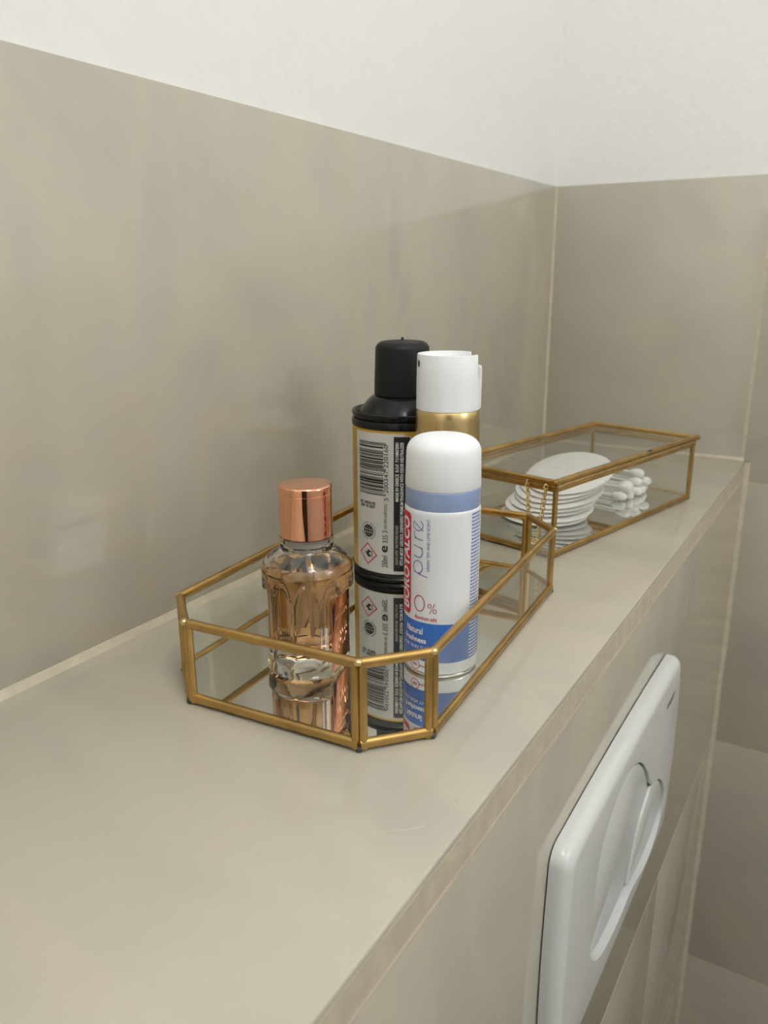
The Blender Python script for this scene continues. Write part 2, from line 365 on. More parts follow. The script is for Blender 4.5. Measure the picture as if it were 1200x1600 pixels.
# ================================================================== FLUSH PLATE
YP0, YP1, ZP0, ZP1 = -2.615, -1.480, -1.005, -0.352
yc, zc = (YP0 + YP1) / 2, (ZP0 + ZP1) / 2
fp = empty('flush_plate', (1.0, yc, zc)); tag(fp, 'white plastic dual flush plate on the tiled front below the ledge', 'flush plate')
def rrect(ins, rad, n=7, bow=0.012):
    hy, hz = (YP1 - YP0) / 2 - ins, (ZP1 - ZP0) / 2 - ins; rad = max(rad - ins * 0.6, 0.008); out = []
    for sx, sz, a0 in ((1, 1, 0), (-1, 1, 90), (-1, -1, 180), (1, -1, 270)):
        for i in range(n + 1):
            a = math.radians(a0 + 90 * i / n)
            out.append((sx * (hy - rad) + rad * math.cos(a), sz * (hz - rad) + rad * math.sin(a)))
        # points along the following side, bowed slightly
        nx = {(1, 1): (-1, 1), (-1, 1): (-1, -1), (-1, -1): (1, -1), (1, -1): (1, 1)}[(sx, sz)]
        a = math.radians(a0 + 90); p = out[-1]
        q = (nx[0] * (hy - rad) + rad * math.cos(a), nx[1] * (hz - rad) + rad * math.sin(a))
        for i in range(1, 10):
            t = i / 10; b = (0.035 if (sx, sz) == (1, -1) else bow) * 4 * t * (1 - t)
            out.append((p[0] + (q[0] - p[0]) * t + b * math.cos(a), p[1] + (q[1] - p[1]) * t + b * math.sin(a)))
    return out
FX = 0.052
big = [(-2.398, -.72), (-2.392, -.578), (-2.362, -.494), (-2.311, -.455), (-2.246, -.425), (-2.17, -.412), (-2.08, -.424), (-1.98, -.475), (-1.88, -.565), (-1.815, -.655)]
small_top = [(-1.76, -.672), (-1.69, -.70), (-1.62, -.755), (-1.578, -.81), (-1.565, -.875), (-1.60, -.935), (-1.69, -.968), (-1.80, -.965), (-1.90, -.942)]
bigbot = [(-1.968, -.925), (-2.08, -.934), (-2.228, -.915), (-2.33, -.875), (-2.385, -.81)]
div = [(-1.845, -.680), (-1.90, -.712), (-1.935, -.765), (-1.952, -.835), (-1.962, -.90)]
def loc2(l): return [(a - yc, b - zc) for a, b in l]
def smooth_loop(l, k=2):
    for _ in range(k):
        q = []
        for i in range(len(l)):
            a, b = l[i], l[(i + 1) % len(l)]
            q += [(a[0] * .75 + b[0] * .25, a[1] * .75 + b[1] * .25), (a[0] * .25 + b[0] * .75, a[1] * .25 + b[1] * .75)]
        l = q
    return l
hole = smooth_loop(loc2(big + small_top + bigbot))
bm = bmesh.new(); prev = None
rings = [(0.0, 0.003), (0.0, 0.018)] + [(0.034 * (1 - math.cos(t * math.pi / 12)), 0.018 + (FX - 0.018) * math.sin(t * math.pi / 12)) for t in range(1, 7)]
for ins, x in rings:
    ring = [bm.verts.new((x, a, b)) for a, b in rrect(ins, 0.045)]
    if prev:
        for i in range(len(ring)):
            j = (i + 1) % len(ring); bm.faces.new((prev[i], prev[j], ring[j], ring[i]))
    prev = ring
hv = [bm.verts.new((FX, a, b)) for a, b in hole]
hb = [bm.verts.new((0.012, a, b)) for a, b in hole]
for i in range(len(hv)):
    j = (i + 1) % len(hv); bm.faces.new((hv[i], hv[j], hb[j], hb[i]))
bm.faces.new(hb)
E_ = [bm.edges.get((prev[i], prev[(i + 1) % len(prev)])) for i in range(len(prev))] + [bm.edges.get((hv[i], hv[(i + 1) % len(hv)])) for i in range(len(hv))]
bmesh.ops.triangle_fill(bm, edges=E_, use_beauty=True)
plate = from_bm('cover_plate', bm, M['flush_white'], fp, 30)
bm = bmesh.new()
ra = [bm.verts.new((-0.004, a, b)) for a, b in rrect(0.007, 0.04)]; rb = [bm.verts.new((0.006, a, b)) for a, b in rrect(0.007, 0.04)]
for i in range(len(ra)): bm.faces.new((ra[i], ra[(i + 1) % len(ra)], rb[(i + 1) % len(ra)], rb[i]))
bm.faces.new(ra); bm.faces.new(rb)
from_bm('gap_shade', bm, M['dark_gap'], fp)  # dark sheet painted in as the shadow between plate and wall
def button(name, loop, top, bot, gap=0.0045):
    loop = smooth_loop(loop, 2); cx_ = sum(a for a, b in loop) / len(loop); cz_ = sum(b for a, b in loop) / len(loop)
    zs = [b for a, b in loop]; z0_, z1_ = min(zs), max(zs)
    def ins(k):
        out = []
        for i in range(len(loop)):
            a, b = loop[i - 1], loop[(i + 1) % len(loop)]; dx, dy = b[0] - a[0], b[1] - a[1]; l = math.hypot(dx, dy)
            nx, ny = -dy / l, dx / l
            if nx * (cx_ - loop[i][0]) + ny * (cz_ - loop[i][1]) < 0: nx, ny = -nx, -ny
            out.append((loop[i][0] + nx * k, loop[i][1] + ny * k))
        return out
    X = lambda b: bot + (top - bot) * min(1, max(0, (b - z0_) / (z1_ - z0_))) ** 0.6
    bm = bmesh.new(); prev = None
    for k, dx in ((gap, None), (gap, -0.005), (gap + 0.002, -0.002), (gap + 0.006, 0.0)):
        ring = [bm.verts.new((0.014 if dx is None else X(b) + dx, a, b)) for a, b in ins(k)]
        if prev:
            for i in range(len(ring)):
                j = (i + 1) % len(ring); bm.faces.new((prev[i], prev[j], ring[j], ring[i]))
        prev = ring
    bmesh.ops.triangle_fill(bm, edges=[bm.edges.get((prev[i], prev[(i + 1) % len(prev)])) for i in range(len(prev))], use_beauty=True)
    return from_bm(name, bm, M['flush_white'], fp, 30)
button('flush_button', loc2(big + div + bigbot), FX - 0.001, FX - 0.024)
button('flush_button', loc2([(-1.815, -.655)] + small_top + [(-1.962, -.92)] + div[::-1]), FX - 0.001, FX - 0.020)
V2, F = text2d('GEBERIT', 0.110, 0.021, 0.02)
obj('logo_lettering', [(FX + 0.0006, x + (-1.630 - yc), y + (-0.452 - zc)) for x, y in V2], F, M['grey_print'], fp)

# ================================================================== BRASS AND GLASS TRAY
Z0 = 0.018                     # mirror surface that the bottles stand on
tw, tl, tk, th_ = 0.303, 0.514, 0.105, 0.187
tray = empty('glass_tray', (0.5117, -2.4691, 0), 0.0744)
tag(tray, 'open octagonal brass and glass tray with mirrored base holding perfume and spray cans', 'tray')
oc = [(-tw + tk, -tl), (tw - tk, -tl), (tw, -tl + tk), (tw, tl - tk), (tw - tk, tl), (-tw + tk, tl), (-tw, tl - tk), (-tw, -tl + tk)]
def shrink(poly, k):
    out = []; n_ = len(poly)
    for i in range(n_):
        p0, p1, p2 = Vector(poly[i - 1]), Vector(poly[i]), Vector(poly[(i + 1) % n_])
        d1, d2 = (p1 - p0).normalized(), (p2 - p1).normalized(); n1, n2 = Vector((-d1.y, d1.x)), Vector((-d2.y, d2.x))
        b = (n1 + n2).normalized(); out.append(p1 + b * (k / b.dot(n1)))
    return out
inn = shrink(oc, 0.010)
V = [(p.x, p.y, 0.010) for p in inn] + [(p.x, p.y, Z0) for p in inn]
F = [tuple(range(7, -1, -1)), tuple(range(8, 16))] + [(i, (i + 1) % 8, 8 + (i + 1) % 8, 8 + i) for i in range(8)]
tag(obj('mirror_base', V, F, M['mirror'], tray), 'mirrored glass base')
RW = 0.0155; FB = 0.004
for i in range(8):
    P, Q = Vector(oc[i]), Vector(oc[(i + 1) % 8]); d = (Q - P).normalized(); nrm = Vector((-d.y, d.x))
    o_ = nrm * 0.0075
    A = P + o_ + d * 0.004; B = Q + o_ - d * 0.004
    up = (0, 0, 1)
    beam('top_rail', (A.x, A.y, th_ - 0.010), (B.x, B.y, th_ - 0.010), 0.0165, 0.019, M['brass'], tray)
    beam('bottom_rail', (A.x, A.y, FB + 0.010), (B.x, B.y, FB + 0.010), 0.0155, 0.020, M['brass'], tray)
    for T, s in ((A, 1), (B, -1)):
        c = T + d * s * (RW / 2 - 0.001)
        beam('post', (c.x, c.y, FB), (c.x, c.y, th_ - 0.004), RW, 0.0135, M['brass'], tray, up=(nrm.x, nrm.y, 0))
    a = A + d * 0.006; b = B - d * 0.006; t = nrm * 0.0015
    V = []
    for z in (FB + 0.012, th_ - 0.012):
        V += [(a.x - t.x, a.y - t.y, z), (b.x - t.x, b.y - t.y, z), (b.x + t.x, b.y + t.y, z), (a.x + t.x, a.y + t.y, z)]
    obj('glass_pane', V, [(0, 1, 2, 3), (4, 5, 6, 7), (0, 1, 5, 4), (1, 2, 6, 5), (2, 3, 7, 6), (3, 0, 4, 7)], M['pane'], tray)
    # solder joint and little foot at each corner
    c = P + (nrm + Vector((-(Vector(oc[i]) - Vector(oc[i - 1])).normalized().y, (Vector(oc[i]) - Vector(oc[i - 1])).normalized().x))).normalized() * 0.006
    for nm, z, r_, m_ in (('solder_joint', th_ - 0.007, 0.0095, M['solder']), ('foot', 0.0055, 0.0075, M['dark_gap'])):
        o = lathe(nm, [(0, -r_ * .7), (r_ * .7, -r_ * .5), (r_, 0), (r_ * .7, r_ * .62), (0, r_ * .82)], m_, tray, 14, 60)
        o.location = Vector((c.x, c.y, z)) * K

# ================================================================== GLASS BOX WITH LID
bw, bl_, bh = 0.2195, 0.480, 0.2516
gb = empty('glass_box', (0.5871, -1.2662, 0), -0.2308)
tag(gb, 'lidded brass and glass box with mirrored base holding cotton pads and swabs', 'box')
hb_ = bh - 0.026
V = [(sx * (bw - .006), sy * (bl_ - .006), z) for z in (0.008, Z0) for sx, sy in ((-1, -1), (1, -1), (1, 1), (-1, 1))]
F6 = [(3, 2, 1, 0), (4, 5, 6, 7), (0, 1, 5, 4), (1, 2, 6, 5), (2, 3, 7, 6), (3, 0, 4, 7)]
tag(obj('mirror_base', V, F6, M['mirror'], gb), 'mirrored glass base')
cs = [(-bw, -bl_), (bw, -bl_), (bw, bl_), (-bw, bl_)]
for i in range(4):
    P, Q = Vector(cs[i]), Vector(cs[(i + 1) % 4]); d = (Q - P).normalized(); nrm = Vector((-d.y, d.x))
    A, B = P + nrm * .007, Q + nrm * .007
    beam('bottom_rail', (A.x, A.y, .012), (B.x, B.y, .012), .014, .018, M['brass'], gb)
    beam('top_rail', (A.x, A.y, hb_ - .008), (B.x, B.y, hb_ - .008), .014, .016, M['brass'], gb)
    c = P + (nrm + d) * 0.007
    beam('post', (c.x, c.y, .004), (c.x, c.y, hb_ - .002), .0155, .0155, M['brass'], gb, up=(1, 0, 0))
    a, b, t = A + d * .008, B - d * .008, nrm * .0015
    V = []
    for z in (.014, hb_ - .010):
        V += [(a.x - t.x, a.y - t.y, z), (b.x - t.x, b.y - t.y, z), (b.x + t.x, b.y + t.y, z), (a.x + t.x, a.y + t.y, z)]
    obj('glass_pane', V, F6, M['pane'], gb)
lw, ll = bw + 0.004, bl_ + 0.012
lid = obj('lid', [(sx * (lw - .008), sy * (ll - .008), z) for z in (bh - .011, bh - .008) for sx, sy in ((-1, -1), (1, -1), (1, 1), (-1, 1))], F6, M['pane'], gb)
lc = [(-lw, -ll), (lw, -ll), (lw, ll), (-lw, ll)]
for i in range(4):
    P, Q = Vector(lc[i]), Vector(lc[(i + 1) % 4]); d = (Q - P).normalized(); nrm = Vector((-d.y, d.x)); A, B = P + nrm * .008, Q + nrm * .008
    beam('lid_rail', (A.x - d.x * .006, A.y - d.y * .006, bh - .009), (B.x + d.x * .006, B.y + d.y * .006, bh - .009), .017, .0165, M['brass'], lid)
# pale strip added as the highlight in the gap between lid and box
for i in range(4):
    P, Q = Vector(cs[i]), Vector(cs[(i + 1) % 4]); d = (Q - P).normalized(); nrm = Vector((-d.y, d.x)); A, B = P + nrm * .004, Q + nrm * .004
    beam('seam_highlight', (A.x - nrm.x * .002, A.y - nrm.y * .002, hb_ + .0035), (B.x - nrm.x * .002, B.y - nrm.y * .002, hb_ + .0035), .010, .0075, M['solder'], gb)
tube_pts('hinge', [(lw - .006, 0.09, bh - .004), (lw - .006, 0.12, bh - .004)], .005, M['dark_gap'], gb, 10)
# lid chain: U loop of links hanging outside the front glass
def chain_pts():
    yv = -bl_ - 0.012; p = []
    a = Vector((bw - .098, yv, hb_ + .004)); b = Vector((bw - .030, yv, hb_ + .004)); low = 0.045
    for i in range(60):
        t = i / 59; x = a.x + (b.x - a.x) * t
        if t < .4: z = a.z + (low + .02 - a.z) * (t / .4); x = a.x + .018 * (t / .4)
        elif t > .6: z = b.z + (low + .02 - b.z) * ((1 - t) / .4); x = b.x - .018 * ((1 - t) / .4)
        else:
            s = (t - .4) / .2; x = a.x + .018 + (b.x - a.x - .036) * s; z = low + .02 - .02 * math.sin(math.pi * s)
        p.append(Vector((x, yv, z)))
    return p
cp = chain_pts(); V, F = [], []
L_ = [0]
for a, b in zip(cp, cp[1:]): L_.append(L_[-1] + (b - a).length)
step = 0.0112; nl = int(L_[-1] / step)
for k in range(nl + 1):
    s = k * step; i = max(j for j in range(len(L_)) if L_[j] <= s + 1e-9); i = min(i, len(cp) - 2)
    t = (s - L_[i]) / max(1e-9, L_[i + 1] - L_[i]); c = cp[i].lerp(cp[i + 1], t); d = (cp[i + 1] - cp[i]).normalized()
    side = Vector((0, 1, 0)); wv = d.cross(side)
    tw_ = math.radians(38 if k % 2 else -38); e = wv * math.cos(tw_) + side * math.sin(tw_); nn = d.cross(e)
    b0 = len(V)
    for u in range(10):
        a = 2 * math.pi * u / 10; cc = c + d * .0085 * math.cos(a) + e * .0062 * math.sin(a); rd = (d * math.cos(a) + e * math.sin(a))
        for v in range(5):
            q = 2 * math.pi * v / 5; V.append(cc + rd * .0021 * math.cos(q) + nn * .0021 * math.sin(q))
    for u in range(10):
        for v in range(5): F.append((b0 + u * 5 + v, b0 + u * 5 + (v + 1) % 5, b0 + ((u + 1) % 10) * 5 + (v + 1) % 5, b0 + ((u + 1) % 10) * 5 + v))
tag(obj('chain', V, F, M['chain'], gb, 60), 'fine gold link chain')

# cotton pads: a toppled stack, fanned from a low front edge
def in_box(u, v, z):
    c, s = math.cos(-0.2308), math.sin(-0.2308); return (0.5871 + u * c - v * s, -1.2662 + u * s + v * c, z)
pad_r, pad_t = 0.153, 0.0112
def pad_mesh(seed):
    rr = random.Random(seed); V, F = [], []; n = 40
    prof = [(0, 0), (.55, .001), (.90, .0005), (.985, .004), (1.0, pad_t / 2), (.985, pad_t - .004), (.90, pad_t - .0005), (.55, pad_t - .001), (0, pad_t - .0005)]
    ph = rr.random() * 6
    rings = []
    for r_, z in prof:
        if r_ == 0: V.append((0, 0, z)); rings.append([len(V) - 1]); continue
        rings.append(list(range(len(V), len(V) + n)))
        for i in range(n):
            a = 2 * math.pi * i / n; k = pad_r * r_ * (1 + 0.006 * math.sin(3 * a + ph)); V.append((k * math.cos(a), k * math.sin(a), z + 0.0015 * r_ * math.sin(2 * a + ph)))
    for a, b in zip(rings, rings[1:]):
        for i in range(n):
            j = (i + 1) % n
            if len(a) == 1: F.append((a[0], b[j], b[i]))
            elif len(b) == 1: F.append((a[i], a[j], b[0]))
            else: F.append((a[i], a[j], b[j], b[i]))
    return V, F
NP = 8; front_z = Z0 + 0.002
for i in range(NP):
    V, F = pad_mesh(i); f = i / (NP - 1)
    t = math.radians(2 + 16 * f); front_v = -0.305 + 0.08 * f
    if i: front_z += pad_t * 1.04 + 0.0118 * math.tan(t)
    o = obj('cotton_pad', V, F, M['cotton'], None, 50)
    o.location = Vector(in_box(-0.030 + 0.04 * f + 0.008 * math.sin(i * 2.1), front_v + pad_r * math.cos(t), front_z + pad_r * math.sin(t))) * K
    o.rotation_euler = (Matrix.Rotation(-0.2308, 3, 'Z') @ Matrix.Rotation(t, 3, 'X') @ Matrix.Rotation(i * .7, 3, 'Z')).to_euler()
    nth = ['lowest', 'second lowest', 'third lowest', 'fourth lowest', 'fourth from top', 'third from top', 'second from top', 'topmost'][i]
    tag(o, 'round white cotton pad in the lidded glass box, %s of the leaning stack' % nth, 'cotton pad', 'cotton pads stacked in the glass box')

# cotton swabs lying across the box beside the pads
def swab(u0, v0, z, ang, length, label):
    root = empty('cotton_swab', in_box(u0, v0, z), -0.2308 + ang)
    tag(root, label, 'cotton swab', 'cotton swabs in the glass box')
    st = [(-length / 2 * 0.96, 0, 0), (length / 2 * .96, 0, 0)]
    tube_pts('stick', st, 0.0042, M['bud_stick'], root, 8)
    for s in (-1, 1):
        V, F = [], []; n = 14; pr = [(0, -.032), (.007, -.030), (.012, -.02), (.0165, -.004), (.0172, .008), (.0145, .019), (.008, .0255), (0, .027)]
        rings = []
        for r_, x in pr:
            if r_ == 0: V.append((s * (length / 2 - .02 + x), 0, 0)); rings.append([len(V) - 1]); continue
            rings.append(list(range(len(V), len(V) + n)))
            V += [(s * (length / 2 - .02 + x), r_ * math.cos(2 * math.pi * i / n), r_ * math.sin(2 * math.pi * i / n)) for i in range(n)]
        for a, b in zip(rings, rings[1:]):
            for i in range(n):
                j = (i + 1) % n
                if len(a) == 1: F.append((a[0], b[j], b[i]))
                elif len(b) == 1: F.append((a[i], a[j], b[0]))
                else: F.append((a[i], a[j], b[j], b[i]))
        obj('cotton_tip', V, F, M['cotton'], root, 60)
    return root
zb = Z0 + 0.0178
row = [(.215, zb, 'at the foot of the pad stack'), (.250, zb, 'second out from the pad stack'), (.287, zb, 'third out from the pad stack'), (.326, zb, 'fourth out from the pad stack'), (.364, zb, 'fifth out from the pad stack'), (.402, zb, 'farthest out from the pad stack'),
       (.232, zb + .031, 'on top of the swab row nearest the pads'), (.270, zb + .031, 'second in the upper layer of swabs'), (.345, zb + .031, 'third in the upper layer of swabs'), (.384, zb + .031, 'last in the upper layer of swabs'), (.362, zb + .062, 'crowning the swab pile')]
for i, (v_, z_, w_) in enumerate(row):
    swab(-0.055 + 0.012 * math.sin(i * 2.3), v_, z_, 0.02 * math.sin(i * 1.3), 0.275, 'white cotton swab in the glass box, ' + w_)

# ================================================================== PERFUME BOTTLE
pb = empty('perfume_bottle', (0.4775, -2.7452, Z0), math.radians(16))
tag(pb, 'clear glass perfume bottle of amber liquid with shiny copper cap and copper label', 'perfume bottle')
RB, FA = 0.0975, 0.0725        # round radius and distance of the flat label faces
Zs = 0.172                     # step: below it front and back are cut flat
def sect(phi, z, rb=RB, fa=FA, flutes=True):
    """outer radius of the bottle at angle phi (0 = label side)"""
    c = abs(math.cos(phi)); r = rb
    if z < Zs + 0.012:
        k = min(1, max(0, (Zs + 0.012 - z) / 0.012)); lim = fa / max(c, 1e-6)
        r = min(rb, lim) * k + rb * (1 - k)
    if flutes:
        # arched facets on the round flanks
        q = (phi - math.pi / 2) % math.pi; q = min(q, math.pi - q)      # 0 at the flank centre
        pw = math.radians(33); s = ((phi - math.pi / 2 + pw / 2) % pw) / pw - 0.5
        top = 0.218 - 0.055 * (abs(s) * 2) ** 2.2
        if z < top and z > 0.035:
            e = min(1, (top - z) / 0.010) * min(1, (z - 0.035) / 0.010)
            r -= e * 0.0055 * (1 - (abs(s) * 2) ** 3)
    return r
def bottle_shell(name, prof, m, flutes, fa, n=160, inset=0.0):
    V, F = [], []; rings = []
    for r_, z, mode in prof:
        if r_ == 0: V.append((0, 0, z)); rings.append([len(V) - 1]); continue
        rings.append(list(range(len(V), len(V) + n)))
        for i in range(n):
            a = 2 * math.pi * i / n
            r = sect(a, z, r_, fa, flutes) if mode else r_
            V.append((r * math.cos(a), r * math.sin(a), z))
    for a, b in zip(rings, rings[1:]):
        for i in range(n):
            j = (i + 1) % n
            if len(a) == 1: F.append((a[0], b[j], b[i]))
            elif len(b) == 1: F.append((a[i], a[j], b[0]))
            else: F.append((a[i], a[j], b[j], b[i]))
    return V, F
ZT = 0.2795
outer = [(0, 0.002, 0), (RB * .86, 0.0, 1), (RB * .955, 0.004, 1), (RB * .985, 0.010, 1), (RB, 0.020, 1)]
z = 0.030
while z < 0.226: outer.append((RB, z, 1)); z += 0.0045
outer += [(RB, 0.226, 0), (RB * .985, 0.235, 0), (RB * .93, 0.2445, 0), (RB * .83, 0.2535, 0), (RB * .71, 0.261, 0), (RB * .61, 0.2665, 0), (RB * .575, 0.271, 0), (RB * .575, 0.2785, 0), (RB * .54, 0.2795, 0), (RB * .54, 0.294, 0)]
V, F = bottle_shell('glass_body', outer, M['bottle'], True, FA)
no = len(V)
WALL = 0.012
# inner cavity
inner = [(0, 0.056, 0), (RB * .50, 0.056, 1), (RB * .68, 0.060, 1), (RB - WALL * 1.5, 0.070, 1)]
z = 0.08
while z < 0.222: inner.append((RB - WALL * 1.3, z, 1)); z += 0.01
inner += [(RB - WALL, 0.224, 0), (RB * .80, 0.240, 0), (RB * .66, 0.252, 0), (RB * .48, 0.262, 0), (RB * .42, 0.270, 0), (RB * .42, 0.294, 0)]
V2_, F2_ = bottle_shell('cavity', inner, None, False, FA - 0.014)
n_ = 160
F = F + [tuple(reversed([i + no for i in f])) for f in F2_]
F += [(no - n_ + i, no - n_ + (i + 1) % n_, no + len(V2_) - n_ + (i + 1) % n_, no + len(V2_) - n_ + i) for i in range(n_)]
obj('glass_body', V + V2_, F, M['bottle'], pb, 35)
# liquid fills the cavity up to the shoulder
liq = [(r * 1.004 if r else 0, z_ - (0.0004 if i < 2 else 0), m_) for i, (r, z_, m_) in enumerate(inner) if z_ < 0.2395] + [(RB * .805, 0.2385, 0), (0, 0.2385, 0)]
V, F = bottle_shell('liquid', liq, M['perfume'], False, FA - 0.0136)
tag(obj('perfume_liquid', V, F, M['perfume'], pb, 35), 'amber perfume')
tube_pts('dip_tube', [(0, 0, 0.285), (0.002, 0, 0.20), (0.010, 0, 0.075)], 0.0055, M['tube'], pb, 10)
lathe('pump', [(0, 0.252), (0.016, 0.252), (0.018, 0.262), (0.030, 0.266), (0.030, 0.294), (0, 0.294)], M['tube'], pb, 24)
cr_ = 0.0555
cap = lathe('cap', [(0.050, 0.2965), (cr_ - .001, 0.2965), (cr_, 0.2980), (cr_, 0.3885), (cr_ - .0008, 0.3892), (cr_ - .0008, 0.3900), (cr_, 0.3907), (cr_, 0.4025)] + arc(cr_, 0.4025, cr_ - .004, 0.4065, 4) + [(0.03, 0.407), (0, 0.407)], M['copper'], pb, 96, 30)
lathe('collar', [(0.046, 0.283), (cr_ + .002, 0.2835), (cr_ + .003, 0.287), (cr_ + .001, 0.2955), (0.050, 0.2975)], M['bottle'], pb, 64)
# copper label on the flat face, with its raised lettering
bm = box_bm((FA - 0.001, -0.060, 0.014), (FA + 0.0022, 0.052, 0.168), 0.0012, 2)
lab = tag(from_bm('label_plate', bm, M['copper_label'], pb, 40), 'copper foil label plate')
rr = random.Random(5); V, F = [], []
def dash(y0, z0, y1, z1, wd):
    b0 = len(V); dx, dz = y1 - y0, z1 - z0; l = math.hypot(dx, dz) or 1; nx, nz = -dz / l * wd / 2, dx / l * wd / 2
    for x in (FA + .002, FA + .0029):
        V.extend([(x, y0 + nx, z0 + nz), (x, y1 + nx, z1 + nz), (x, y1 - nx, z1 - nz), (x, y0 - nx, z0 - nz)])
    F.extend([tuple(b0 + i for i in f) for f in F6])
for zc_, h_, half, stepw in ((.142, .008, .018, .0085), (.126, .008, .040, .0085), (.088, .017, .040, .013), (.062, .017, .042, .013)):
    y = -half
    while y < half - stepw * .5:
        k = rr.randint(0, 2)
        dash(y, zc_ - h_ / 2, y + (0 if k else stepw * .3), zc_ + h_ / 2, .0015)
        if k: dash(y, zc_ + (h_ / 2 if k == 1 else 0), y + stepw * .6, zc_ + (h_ / 2 if k == 2 else -h_ / 2), .0015)
        else: dash(y + stepw * .3, zc_ + h_ / 2, y + stepw * .6, zc_ - h_ / 2, .0015)
        y += stepw
obj('lettering', V, F, M['copper_emboss'], lab)

# ================================================================== WHITE DEODORANT CAN
dc = empty('deodorant_can', (0.7216, -2.5964, Z0)); RD = 0.0795
tag(dc, 'white aerosol can with domed white cap, blue collar, red and blue label', 'spray can')
zz = lambda a: a - Z0
body = lathe('can_body', [(0, 0.006), (RD - .016, 0.004), (RD - .010, 0.0005), (RD - .005, 0.0), (RD - .0015, 0.004), (RD - .0015, 0.008), (RD, 0.010), (RD, zz(.372))] + arc(RD, zz(.372), RD - .004, zz(.3835), 4) + [(0, zz(.384))], M['label_white'], dc, 96)
lathe('base_rim', [(RD - .016, 0.003), (RD - .008, -0.0002), (RD - .002, 0.001), (RD - .0004, 0.005), (RD - .001, 0.009), (RD - .016, 0.009)], M['steel'], dc, 72)
lathe('collar', [(0, zz(.380)), (RD - .0025, zz(.381)), (RD - .0015, zz(.384)), (RD - .0015, zz(.420)), (RD - .004, zz(.4225)), (0, zz(.4225))], M['blue_collar'], dc, 96)
lathe('cap', [(0, zz(.4215)), (RD - .002, zz(.4218)), (RD - .001, zz(.4235)), (RD - .003, zz(.492))] + arc(RD - .003, zz(.492), RD - .038, zz(.5245), 8)[1:] + [(0, zz(.5275))], M['matte_white'], dc, 96)
lathe('blue_band', [(RD + .0002, zz(.053)), (RD + .0004, zz(.0535)), (RD + .0004, zz(.1405)), (RD + .0002, zz(.141))], M['blue_band'], body, 96)
patch('red_panel', -150, -115.8, zz(.150), zz(.373), RD, M['red'], body, .0006, 0.009)
def put(name, V2F, m, parent, r, ang, z, off=0.0011, turn=True):
    V2, F = V2F
    return wrap_obj(name, rot90(V2) if turn else V2, F, m, parent, r, ang, z, off)
put('brand_lettering', text2d('BOROTALCO', .200, .030, .03), M['white_print'], body, RD, -129.5, zz(.262))
# thin "pure": strokes in a box 0.112 long, 0.037 high
u = .0095; ps = []
x0 = -.056
ps.append([(x0 - .004, -.020), (x0 + .004, .014)])
ps.append(ell(x0 + .015, .003, .0135, .0115, 0, 360)); 
ps.append([(x0 + .038, .0145)] + [(x0 + .0365, .004)] + ell(x0 + .0475, .001, .0115, .0095, 180, 350, 14))
ps.append([(x0 + .0605, .0145), (x0 + .0565, -.0090)])
ps.append([(x0 + .074, -.0095), (x0 + .0765, .0135)]); ps.append(ell(x0 + .0855, .004, .0095, .0095, 170, 60, 10))
ps.append([(x0 + .0935, -.0105), (x0 + .1115, .0145)] + ell(x0 + .1045, .0035, .0115, .0125, 60, 330, 24))
put('product_lettering', ribbon(ps, .0016), M['ink_violet'], body, RD, -98.5, zz(.303))
put('scent_lettering', text2d('GREEN TEA AND LIME SCENT', .112, .0062, .0), M['ink_blue'], body, RD, -83.3, zz(.3115))
put('percent_lettering', ribbon([ell(0, 0, .0125, .0172, 0, 360, 36)], .0020), M['dark_red'], body, RD, -97.5, zz(.1825), turn=False)
put('percent_lettering', ribbon([ell(-.0055, .0055, .0036, .0044), ell(.0058, -.0055, .0036, .0044), [(-.005, -.0115), (.006, .0115)]], .0015), M['dark_red'], body, RD, -76.3, zz(.1755), turn=False)
put('claim_lettering', text2d('Aluminum salts', .052, .0085, .015), M['red'], body, RD, -87.5, zz(.1515), turn=False)
put('claim_lettering', text2d('Natural', .046, .0145, .025), M['white_print'], body, RD, -107.5, zz(.1205), turn=False)
put('claim_lettering', text2d('freshness', .060, .0125, .025), M['white_print'], body, RD, -106.5, zz(.1000), turn=False)
put('claim_lettering', text2d('FOR SKIN THAT', .078, .0075, .0), M['white_print'], body, RD, -103, zz(.0825), turn=False)
put('claim_lettering', text2d('IS SENSITIVE'[:2], .010, .0075, .0), M['white_print'], body, RD, -73.5, zz(.0655), turn=False)
put('clock_mark', ribbon([ell(0, 0, .0115, .0115, 120, 450, 30)], .0014), M['dark_red'], body, RD, -104.5, zz(.0415), turn=False)
put('clock_mark', text2d('48h', .013, .007, .01), M['dark_red'], body, RD, -104.5, zz(.0415), turn=False)
put('spray_lettering', text2d('SPRAY', .022, .005, .02), M['dark_red'], body, RD, -89, zz(.0400), turn=False)
rr = random.Random(11)
def dashes(x0, x1, z0, z1, stp, hh):
    V, F = [], []; z = z0
    while z < z1:
        x = x0
        while x < x1:
            l = rr.uniform(.003, .008); e = min(x1, x + l); b0 = len(V)
            V += [(x, z), (e, z), (e, z + hh), (x, z + hh)]; F.append((b0, b0 + 1, b0 + 2, b0 + 3)); x = e + .0015
        z += stp
    return V, F
put('small_print', dashes(-.014, .020, 0, .232, .0076, .0030), M['ink_blue'], body, RD, -5, zz(.144), turn=False)
put('small_print', dashes(-.014, .020, 0, .078, .0076, .0028), M['white_print'], body, RD, -5, zz(.058), turn=False)

